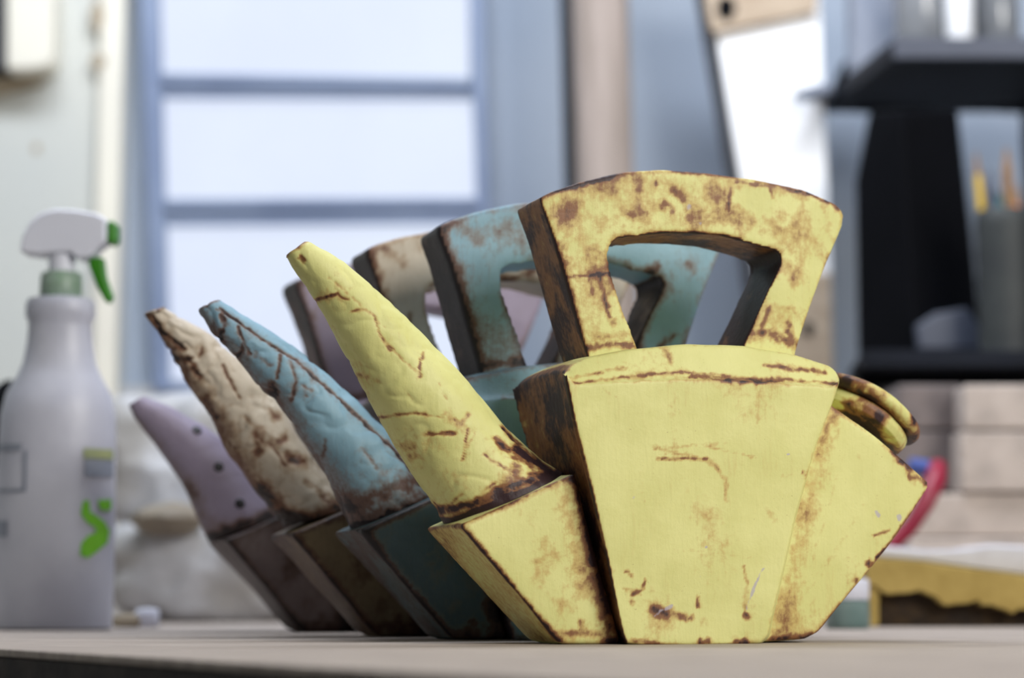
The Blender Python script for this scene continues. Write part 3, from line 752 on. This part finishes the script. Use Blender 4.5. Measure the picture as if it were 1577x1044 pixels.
def patch_on(name, pts, mat):
    """flat print wrapped round the bottle wall"""
    vs = []
    for (px, py) in pts:
        r = 92.6 * s; x = max(-.995 * r, min(.995 * r, (px - 88) * s))
        vs.append((cx + x, YS - .82 * math.sqrt(r * r - x * x) - .0004, bz(py)))
    if len(pts) == 4 and name != 'green_print':
        G = []; nx = 12
        for t in (0, 1):
            pa, pb = ((pts[0], pts[1]) if t == 0 else (pts[3], pts[2]))
            for i in range(nx + 1):
                px = pa[0] + (pb[0] - pa[0]) * i / nx; py = pa[1] + (pb[1] - pa[1]) * i / nx
                r = 92.6 * s; x = max(-.995 * r, min(.995 * r, (px - 88) * s))
                G.append((cx + x, YS - .82 * math.sqrt(r * r - x * x) - .0002, bz(py)))
        m_ = nx + 1; G2 = [(a, b + .0012, c) for a, b, c in G]; k = 2 * m_
        fs = [(i, i + 1, m_ + i + 1, m_ + i) for i in range(nx)] + [(k + i, k + m_ + i, k + m_ + i + 1, k + i + 1) for i in range(nx)]
        return mesh_obj(name, G + G2, fs, mat, sb)
    n = len(vs); vs2 = [(a, b + .0010, c) for a, b, c in vs]
    o = mesh_obj(name, vs + vs2, [tuple(range(n)), tuple(range(2 * n - 1, n - 1, -1))] + [(i, (i + 1) % n, n + (i + 1) % n, n + i) for i in range(n)], mat, sb)
    bm = bmesh.new(); bm.from_mesh(o.data); bmesh.ops.triangulate(bm, faces=bm.faces); bm.to_mesh(o.data); bm.free()
def strip(name, pts, w, mat):
    L_, R_ = [], []
    for i, p in enumerate(pts):
        a = Vector(pts[max(i - 1, 0)]); b = Vector(pts[min(i + 1, len(pts) - 1)]); t = (b - a).normalized(); q = Vector((-t.y, t.x))
        L_.append(tuple(Vector(p) + q * w / 2)); R_.append(tuple(Vector(p) - q * w / 2))
    for i in range(len(pts) - 1): patch_on(name, [L_[i], L_[i + 1], R_[i + 1], R_[i]], mat)
for q in ([(142, 775), (150, 772), (152, 790), (160, 796), (170, 804), (176, 818), (174, 836), (162, 850), (150, 860), (140, 856), (141, 838), (150, 826), (160, 822), (160, 814), (148, 806), (140, 794)],
          [(162, 772), (177, 770), (177, 786), (168, 788), (163, 782)]):
    patch_on('green_print', q, M['print_green'])
patch_on('olive_print', [(141, 694), (178, 694), (178, 709), (141, 709)], M['print_olive'])
patch_on('grey_print', [(143, 711), (178, 711), (178, 736), (143, 736)], M['print_grey'])
patch_on('grey_print', [(4, 688), (48, 688), (48, 697), (4, 697)], M['print_grey'])
patch_on('grey_print', [(53, 698), (57, 698), (57, 758), (53, 758)], M['print_grey'])
patch_on('grey_print', [(4, 756), (57, 756), (57, 760), (4, 760)], M['print_grey'])
patch_on('grey_print', [(4, 804), (26, 804), (26, 828), (4, 828)], M['print_grey'])

# tool with black handle leaning behind the bottle, just entering the frame
tl = empty('leaning_tool', (P(-70, 960, 1.75).x, 1.75, TZ)); tag(tl, 'black tool handle end just showing at left frame edge behind the spray bottle', 'tool')
p0 = P(-70, 950, 1.75); p1 = P(-8, 640, 1.82); p2 = P(13, 596, 1.83); p0.z = TZ + .009
tube('shaft', [p0, p1], [.005, .005], M['steel'], tl)
tube('grip', [p1 + (p0 - p1) * .25, p1, p1.lerp(p2, .7), p2, p2 + (p2 - p1).normalized() * .006], [.010, .012, .0105, .008, .003], M['black'], tl, 16)

# ---------------------------------------------------------------- crumpled plastic bags at left
def bag(name, label, px0, py0, px1, py1, Y, dep, mat, seed, group=None, amp=.02, ex=7):
    a = P(px0, py1, Y); b = P(px1, py0, Y); w = (b.x - a.x) / 2; h = (b.z - a.z) / 2; c = Vector(((a.x + b.x) / 2, Y + dep, (a.z + b.z) / 2))
    bm = bmesh.new(); bmesh.ops.create_icosphere(bm, subdivisions=5, radius=1)
    v = np.array([q.co[:] for q in bm.verts])
    k = (np.abs(v) ** ex).sum(1) ** (1 / ex); v = v / k[:, None]
    v *= np.array([w, dep, h])
    rr = 1 - np.abs(2 * fbm(v, 9, seed, 4) - 1)
    v += v / np.linalg.norm(v, axis=1)[:, None] * ((rr - .8) * amp * 3.0)[:, None]
    v += np.array(c); v[:, 2] = np.maximum(v[:, 2], a.z if a.z > TZ + .002 else TZ + .0005)
    for q, co in zip(bm.verts, v): q.co = co - np.array([c.x, c.y, a.z])
    me = bpy.data.meshes.new(name); bm.to_mesh(me); bm.free(); smooth(me)
    o = link(name, me, mat); o.location = (c.x, c.y, a.z); return tag(o, label, 'bag', group)
bag('plastic_bag', 'crumpled dusty plastic bag resting on table behind lilac teapot spout', 150, 808, 520, 958, 1.98, .13, M['bag'], 3)
bag('plastic_bag', 'crumpled cloudy bag stacked on top against the wall under the window', 150, 604, 520, 801, 2.08, .13, M['bag'], 8)
bag('fold_shadow', 'small tan shape for the shadowed fold between the two plastic bags', 196, 768, 300, 824, 1.93, .04, M['fold_shade'], 15, amp=.010, ex=1.5)  # tan lump standing in for the shaded gap between the bags
tag(lathe('bottle_cap', [(.009, TZ), (.010, TZ + .001), (.010, TZ + .012), (.008, TZ + .015), (.002, TZ + .0155)], (P(226, 958, 1.72).x, 1.72, 0), M['white_plastic'], None, 24), 'small white plastic cap on the table near the spray bottle', 'cap')
tag(lathe('putty_lump', [(.010, TZ), (.014, TZ + .003), (.012, TZ + .009), (.005, TZ + .011)], (P(194, 958, 1.70).x, 1.72, 0), M['stain'], None, 24, 1.2, .9), 'small dark lump beside the white cap on the table', 'lump')

# ---------------------------------------------------------------- pole and framed board
YK = 2.62
pt_ = P(922, -80, YK); pm_ = P(940, 560, YK)
dv = (pm_ - pt_); pbm = pt_ + dv * ((TZ - pt_.z) / dv.z)
sk = YK / FP
po = empty('wooden_pole', (pbm.x, YK, TZ)); tag(po, 'thick pale wooden pole standing upright behind the teapots', 'pole')
ptop = pt_ + (pt_ - pm_) * .5
tube('shaft', [pbm, ptop], [45 * sk, 45 * sk], M['wood_pole'], po, 32)
gp0 = pbm + Vector((-47 * sk, .062, 0)); gp1 = ptop + Vector((-47 * sk, .062, 0))
tag(tube('pole_shadow', [gp0, gp1], [15 * sk, 15 * sk], M['dark_gap'], None, 20), 'thin dark strip shaped as the shadow left of the wooden pole', 'shadow')  # dark tube standing in for the shadow beside the pole

YD = 2.66
fb = empty('framed_board', (P(1200, 560, YD).x, YD, P(1200, 560, YD).z)); tag(fb, 'white board with beige wooden end rails and a dark strip for its shadow gap at left', 'board')
slab('board_panel', [(1092, -20), (1262, -20), (1282, 470), (1175, 480)], YD, .012, M['board_white'], fb, .001)
slab('end_rail', [(1080, -60), (1266, -60), (1256, 18), (1098, 50), (1090, 20)], YD - .012, .020, M['board_frame'], fb, .002)
slab('end_rail', [(1172, 420), (1280, 420), (1288, 720), (1190, 720)], YD - .012, .020, M['board_frame'], fb, .002)
slab('gap_shadow', [(1064, -60), (1084, -60), (1140, 290), (1200, 700), (1186, 700), (1124, 290)], YD + .004, .02, M['dark_gap'], fb, .002)  # dark strip in place of the shadow gap behind the leaning board
for (x, y, r, ry) in ((1118, 12, 15, 20), (1244, 506, 9, 11)):
    c = P(x, y, YD - .0135); sc_ = YD / FP; n = 20
    vs = [(c.x + math.cos(6.2832 * k / n) * r * sc_, c.y, c.z + math.sin(6.2832 * k / n) * ry * sc_) for k in range(n)]
    vs += [(x_, y_ + .003, z_) for x_, y_, z_ in vs]
    mesh_obj('hole', vs, [tuple(range(n)), tuple(range(2 * n - 1, n - 1, -1))] + [(i, (i + 1) % n, n + (i + 1) % n, n + i) for i in range(n)], M['black'], fb)
hk = P(1245, 150, YD - .012); 
tag(tube('wall_hook', [P(1272, 140, 2.66), P(1250, 144, 2.62), P(1226, 148, 2.60)], [.012, .010, .006], M['print_grey'], None, 14), 'blurred grey peg in front of white board beside the dark shelf', 'peg')

# ---------------------------------------------------------------- right-hand shelving
sh = empty('shelf_unit', (P(1450, 560, 2.5).x, 2.5, TZ)); tag(sh, 'dark blue-grey steel shelf unit at the right against the wall', 'shelf')
def shelf(y_front_top, y_front_bot, Yf, Yb, xf, xb, mat, matf):
    a = P(xf, y_front_top, Yf); b = P(xf, y_front_bot, Yf); xr = P(1760, 500, Yf).x; xl = P(xb, 500, Yb).x
    pl_ = [Vector((a.x, Yf, 0)), Vector((xr, Yf, 0)), Vector((xr, Yb, 0)), Vector((xl, Yb, 0))]
    plate('shelf_board', pl_, b.z, a.z, mat, sh, .003)
    box('shelf_lip', ((a.x + xr) / 2, Yf - .004, (a.z + b.z) / 2), (xr - a.x, .008, a.z - b.z), matf, sh, .0015)
    return a.z + .0015, b.z
z1t, z1b = shelf(60, 92, 2.42, 2.70, 1375, 1272, M['shelf'], M['shelf_front'])
z2t, z2b = shelf(540, 566, 2.20, 2.70, 1325, 1285, M['shelf'], M['shelf'])
xr = P(1760, 500, 2.3).x
for yy in (2.25, 2.66):
    box('post', (xr - .02, yy, (TZ + z1b) / 2), (.03, .03, z1b - TZ), M['shelf'], sh, .002)
box('post', (P(1305, 500, 2.68).x, 2.68, (TZ + z2b) / 2), (.02, .03, z2b - TZ), M['shelf'], sh, .002)
# black panels added to make the shelf undersides dark
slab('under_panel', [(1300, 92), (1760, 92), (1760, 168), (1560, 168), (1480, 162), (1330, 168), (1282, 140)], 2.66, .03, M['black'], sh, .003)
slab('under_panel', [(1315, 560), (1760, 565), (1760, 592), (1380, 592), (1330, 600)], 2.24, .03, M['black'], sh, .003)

# jars and a steel tube on the top shelf
def jar(px, w, Y, hpx, label, fill, cap=None):
    c = P(px, 60, Y); r = w / 2 * Y / FP; h = hpx * Y / FP
    j = empty('glass_jar', (c.x, Y, z1t)); tag(j, label, 'jar', 'glass jars on the top shelf')
    lathe('jar_glass', [(r * .9, z1t), (r, z1t + .004), (r, z1t + h * .8), (r * .7, z1t + h * .9), (r * .7, z1t + h)], (c.x, Y, 0), M['glass'], j, 32)
    lathe('contents', [(r * .8, z1t + .004), (r * .85, z1t + .006), (r * .85, z1t + h * .6), (r * .5, z1t + h * .62)], (c.x, Y, 0), fill, j, 24)
    lathe('jar_lid', [(r * .75, z1t + h), (r * .78, z1t + h + .002), (r * .78, z1t + h + .02), (r * .6, z1t + h + .022)], (c.x, Y, 0), M['steel'], j, 24)
jar(1418, 78, 2.52, 210, 'glass jar of brown powder, left one on the dark top shelf', M['jar_fill'])
jar(1535, 74, 2.56, 200, 'glass jar of dark contents at the right end of the top shelf', M['dark_brown'])
c = P(1478, 45, 2.50); tag(lathe('steel_canister', [(.016, z1t), (.017, z1t + .002), (.017, z1t + .15), (.012, z1t + .156), (.004, z1t + .157)], (c.x, 2.50, 0), M['board_white'], None, 28), 'shiny pale slim canister between the two jars on the top shelf', 'canister')
c = P(1345, 60, 2.62); tag(box('grey_carton', (c.x, 2.62, z1t + .08), (.058, .06, .16), M['stain'] if False else M['print_grey'], None, .002), 'dull grey carton standing at left end of the top shelf', 'carton')

# tall dark container on the lower shelf
dk = empty('black_container', (P(1410, 540, 2.32).x, 2.32, z2t)); tag(dk, 'tall tapering black plastic container on the lower shelf', 'container')
def fr(p, Y): q = P(p[0], p[1], Y); return Vector((q.x, q.y, max(q.z, z2t) if p[1] > 520 else q.z))
front = [(1385, 150), (1470, 162), (1516, 545), (1412, 545)]; leftb = [(1335, 160), (1312, 290), (1318, 545)]
A0 = fr((1386, 168), 2.35); B0 = fr((1476, 168), 2.38); C0 = fr((1516, 545), 2.38); D0 = fr((1408, 545), 2.335)
E0 = fr((1336, 172), 2.42); F0 = fr((1314, 280), 2.42); G0 = fr((1318, 545), 2.42)
H0 = fr((1460, 168), 2.50); I0 = fr((1500, 545), 2.50)
F1 = A0.lerp(D0, .3)
for q in (C0, D0, G0, I0): q.z = z2t
mesh_obj('container_shell', [A0, B0, C0, D0, E0, F0, G0, H0, I0, F1], [(0, 1, 2, 3, 9), (0, 9, 5, 4), (9, 3, 6, 5), (1, 7, 8, 2), (0, 4, 7, 1), (4, 5, 6, 8, 7), (3, 2, 8, 6)], M['black'], dk, .006)
slab('foot_plate', [(1412, 500), (1440, 482), (1490, 474), (1508, 500), (1512, 538), (1416, 538)], 2.312, .018, M['shelf_front'], dk, .003)

# cup with pencils
YC = 2.262; cc = P(1552, 520, YC); rc = 44 * YC / FP
cu = empty('pencil_cup', (cc.x, YC, z2t)); tag(cu, 'dull grey ribbed tin cup of pencils on the lower shelf', 'cup')
hz = P(1552, 325, YC).z
pr = [(rc * .3, z2t), (rc, z2t + .001)]
for k in range(11):
    z = z2t + .004 + (hz - z2t - .006) * k / 10; pr.append((rc * (1.02 if k % 2 else .98), z))
pr += [(rc * .92, hz), (rc * .90, z2t + .01), (rc * .2, z2t + .008)]
lathe('cup_wall', pr, (cc.x, YC, 0), M['cup'], cu, 36)
zb = z2t + .012
for (px, py, bxp, m, r, nm, lb) in ((1503, 235, 1530, 'yellow_pen', .0040, 'pencil', 'yellow pencil leaning left in the grey tin cup'),
                                (1565, 285, 1556, 'orange_pen', .0050, 'pencil', 'orange pencil at right in the grey tin cup'),
                                (1538, 296, 1545, 'teal_pen', .0075, 'marker', 'teal marker in the middle of the grey tin cup'),
                                (1550, 228, 1560, 'tan_pen', .0060, 'wooden_tool', 'bare wooden modelling tool leaning in the grey tin cup'),
                                (1524, 262, 1542, 'shelf_front', .0060, 'marker', 'blue-grey marker behind the yellow pencil in the cup')):
    top = P(px, py, YC); bot = Vector((P(bxp, 500, YC).x, YC, zb)); dd = (top - bot)
    o = empty(nm, bot); tag(o, lb, 'pencil' if nm == 'pencil' else ('marker' if nm == 'marker' else 'tool'), 'pencils and tools in the tin cup')
    tube('barrel', [bot, bot + dd * .88], [r, r], M[m], o, 8)
    tube('tip', [bot + dd * .88, top], [r, r * .25], M['tan_pen'] if nm == 'pencil' else M[m], o, 8)

# ---------------------------------------------------------------- firebricks, foam slab and small things, lower right
YR = 2.02
def brick(x0, y0, x1, y1, Y, dep, mat, label, rz=0.0, skew=0):
    a = P(x0, y1, Y); b = P(x1, y0, Y)
    o = box('firebrick', (0, 0, 0), (b.x - a.x, dep, b.z - a.z), mat, None, .003)
    o.location = ((a.x + b.x) / 2, Y + dep / 2, (a.z + b.z) / 2); o.rotation_euler = (0, 0, rz)
    return tag(o, label, 'brick', 'pale firebricks stacked at lower right')
zt = P(1500, 862, YR).z
sup = box('wooden_crate', (0, 0, 0), (.34, .12, zt - TZ), M['block2'], None, .004); 
sup.location = (P(1560, 900, YR).x + .02, YR + .065, (zt + TZ) / 2); tag(sup, 'low dark block under the firebrick stack behind yellow slab', 'block')
brick(1400, 829, 1640, 862, YR, .11, M['block'], 'pale firebrick at the bottom of the stack above the yellow slab')
brick(1408, 760, 1640, 827, YR + .01, .11, M['block'], 'pale thick firebrick second from the bottom of the stack', 0)
brick(1482, 664, 1650, 757, YR + .005, .11, M['block'], 'pale firebrick second from top at the right frame edge')
brick(1486, 592, 1650, 661, YR + .005, .11, M['block'], 'pale firebrick topmost at the right frame edge')
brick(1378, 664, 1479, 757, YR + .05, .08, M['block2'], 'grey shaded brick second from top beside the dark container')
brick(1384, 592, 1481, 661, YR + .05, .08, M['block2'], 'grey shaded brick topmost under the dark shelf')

# yellow slab with ragged dark underside
YY = 1.74
ys = empty('foam_slab', (P(1480, 960, YY).x, YY, TZ)); tag(ys, 'yellow ochre slab with ragged dark underside lying at lower right', 'slab')
r = random.Random(5)
low = [(x + r.uniform(-3, 3), 905 + (x - 1335) * .15 + r.uniform(-4, 4) + 5 * math.sin(x * .07)) for x in range(1660, 1340, -11)]
top = [(1334, 858), (1420, 865), (1500, 876), (1577, 886), (1662, 898)]
def tbl(pts, Y): return pts
slab('slab_top', top + low + [(1336, 905)], YY, .10, M['yellow_foam'], ys, .0012)
a = [(1352, 900), (1662, 930), (1662, 968), (1352, 966)]
vs = []
for yy in (YY + .016, YY + .095):
    for (x, y) in a:
        q = P(x, y, YY + .016); vs.append(Vector((q.x, yy, TZ if y > 960 else q.z)))
mesh_obj('dark_underside', vs, [(0, 1, 2, 3), (7, 6, 5, 4), (0, 4, 5, 1), (1, 5, 6, 2), (2, 6, 7, 3), (3, 7, 4, 0)], M['dark_brown'], ys, .002)
vs = []
for yy in (YY + .004, YY + .09):
    for (x, y) in [(1336, 900), (1354, 903), (1354, 968), (1338, 968)]:
        q = P(x, y, YY + .004); vs.append(Vector((q.x, yy, TZ if y > 960 else q.z)))
mesh_obj('end_foot', vs, [(0, 1, 2, 3), (7, 6, 5, 4), (0, 4, 5, 1), (1, 5, 6, 2), (2, 6, 7, 3), (3, 7, 4, 0)], M['yellow_foam'], ys, .002)
# crumpled white paper on the slab
pn = [(1336, 857), (1345, 838), (1380, 842), (1420, 846), (1470, 846), (1530, 838), (1600, 842), (1660, 850), (1660, 897), (1577, 885), (1500, 875), (1420, 864)]
tag(slab('paper_sheet', pn, YY + .06, .05, M['white_cloth'], None, .003), 'crumpled white paper lying along the top of the yellow slab', 'paper')

# red curved strap, blue bit, and glass pot behind the lid chamber
tag(tube('red_cord', [Vector((P(1290, 955, 1.92).x, 1.92, TZ + .0065)), P(1300, 900, 1.92), P(1330, 856, 1.92), P(1375, 838, 1.92), P(1402, 812, 1.92), P(1425, 776, 1.92), P(1440, 740, 1.93), P(1444, 718, 1.95)], [.006, .006, .006, .007, .007, .008, .010, .008], M['red'], None, 14), 'crimson curved handle showing behind yellow teapot beside the firebricks', 'handle')
tag(tube('blue_clip', [P(1400, 716, 1.95), P(1428, 722, 1.95)], [.007, .008], M['bluepl'], None, 12), 'small blue clip next to the crimson handle', 'clip')
c = P(1305, 950, 1.66)
gj = empty('small_jar', (c.x, 1.66, TZ)); tag(gj, 'small greenish jar with white lid just behind the yellow teapot foot', 'jar')
zj = P(1305, 925, 1.66).z; zk = P(1305, 895, 1.66).z; rj = 34 * 1.66 / FP
lathe('jar_wall', [(rj * .9, TZ), (rj, TZ + .002), (rj, zj), (rj * .9, zj + .001)], (c.x, 1.66, 0), M['clear'], gj, 28)
lathe('jar_lid', [(rj * .98, zj + .001), (rj, zj + .003), (rj, zk), (rj * .9, zk + .002)], (c.x, 1.66, 0), M['white_cloth'], gj, 28)
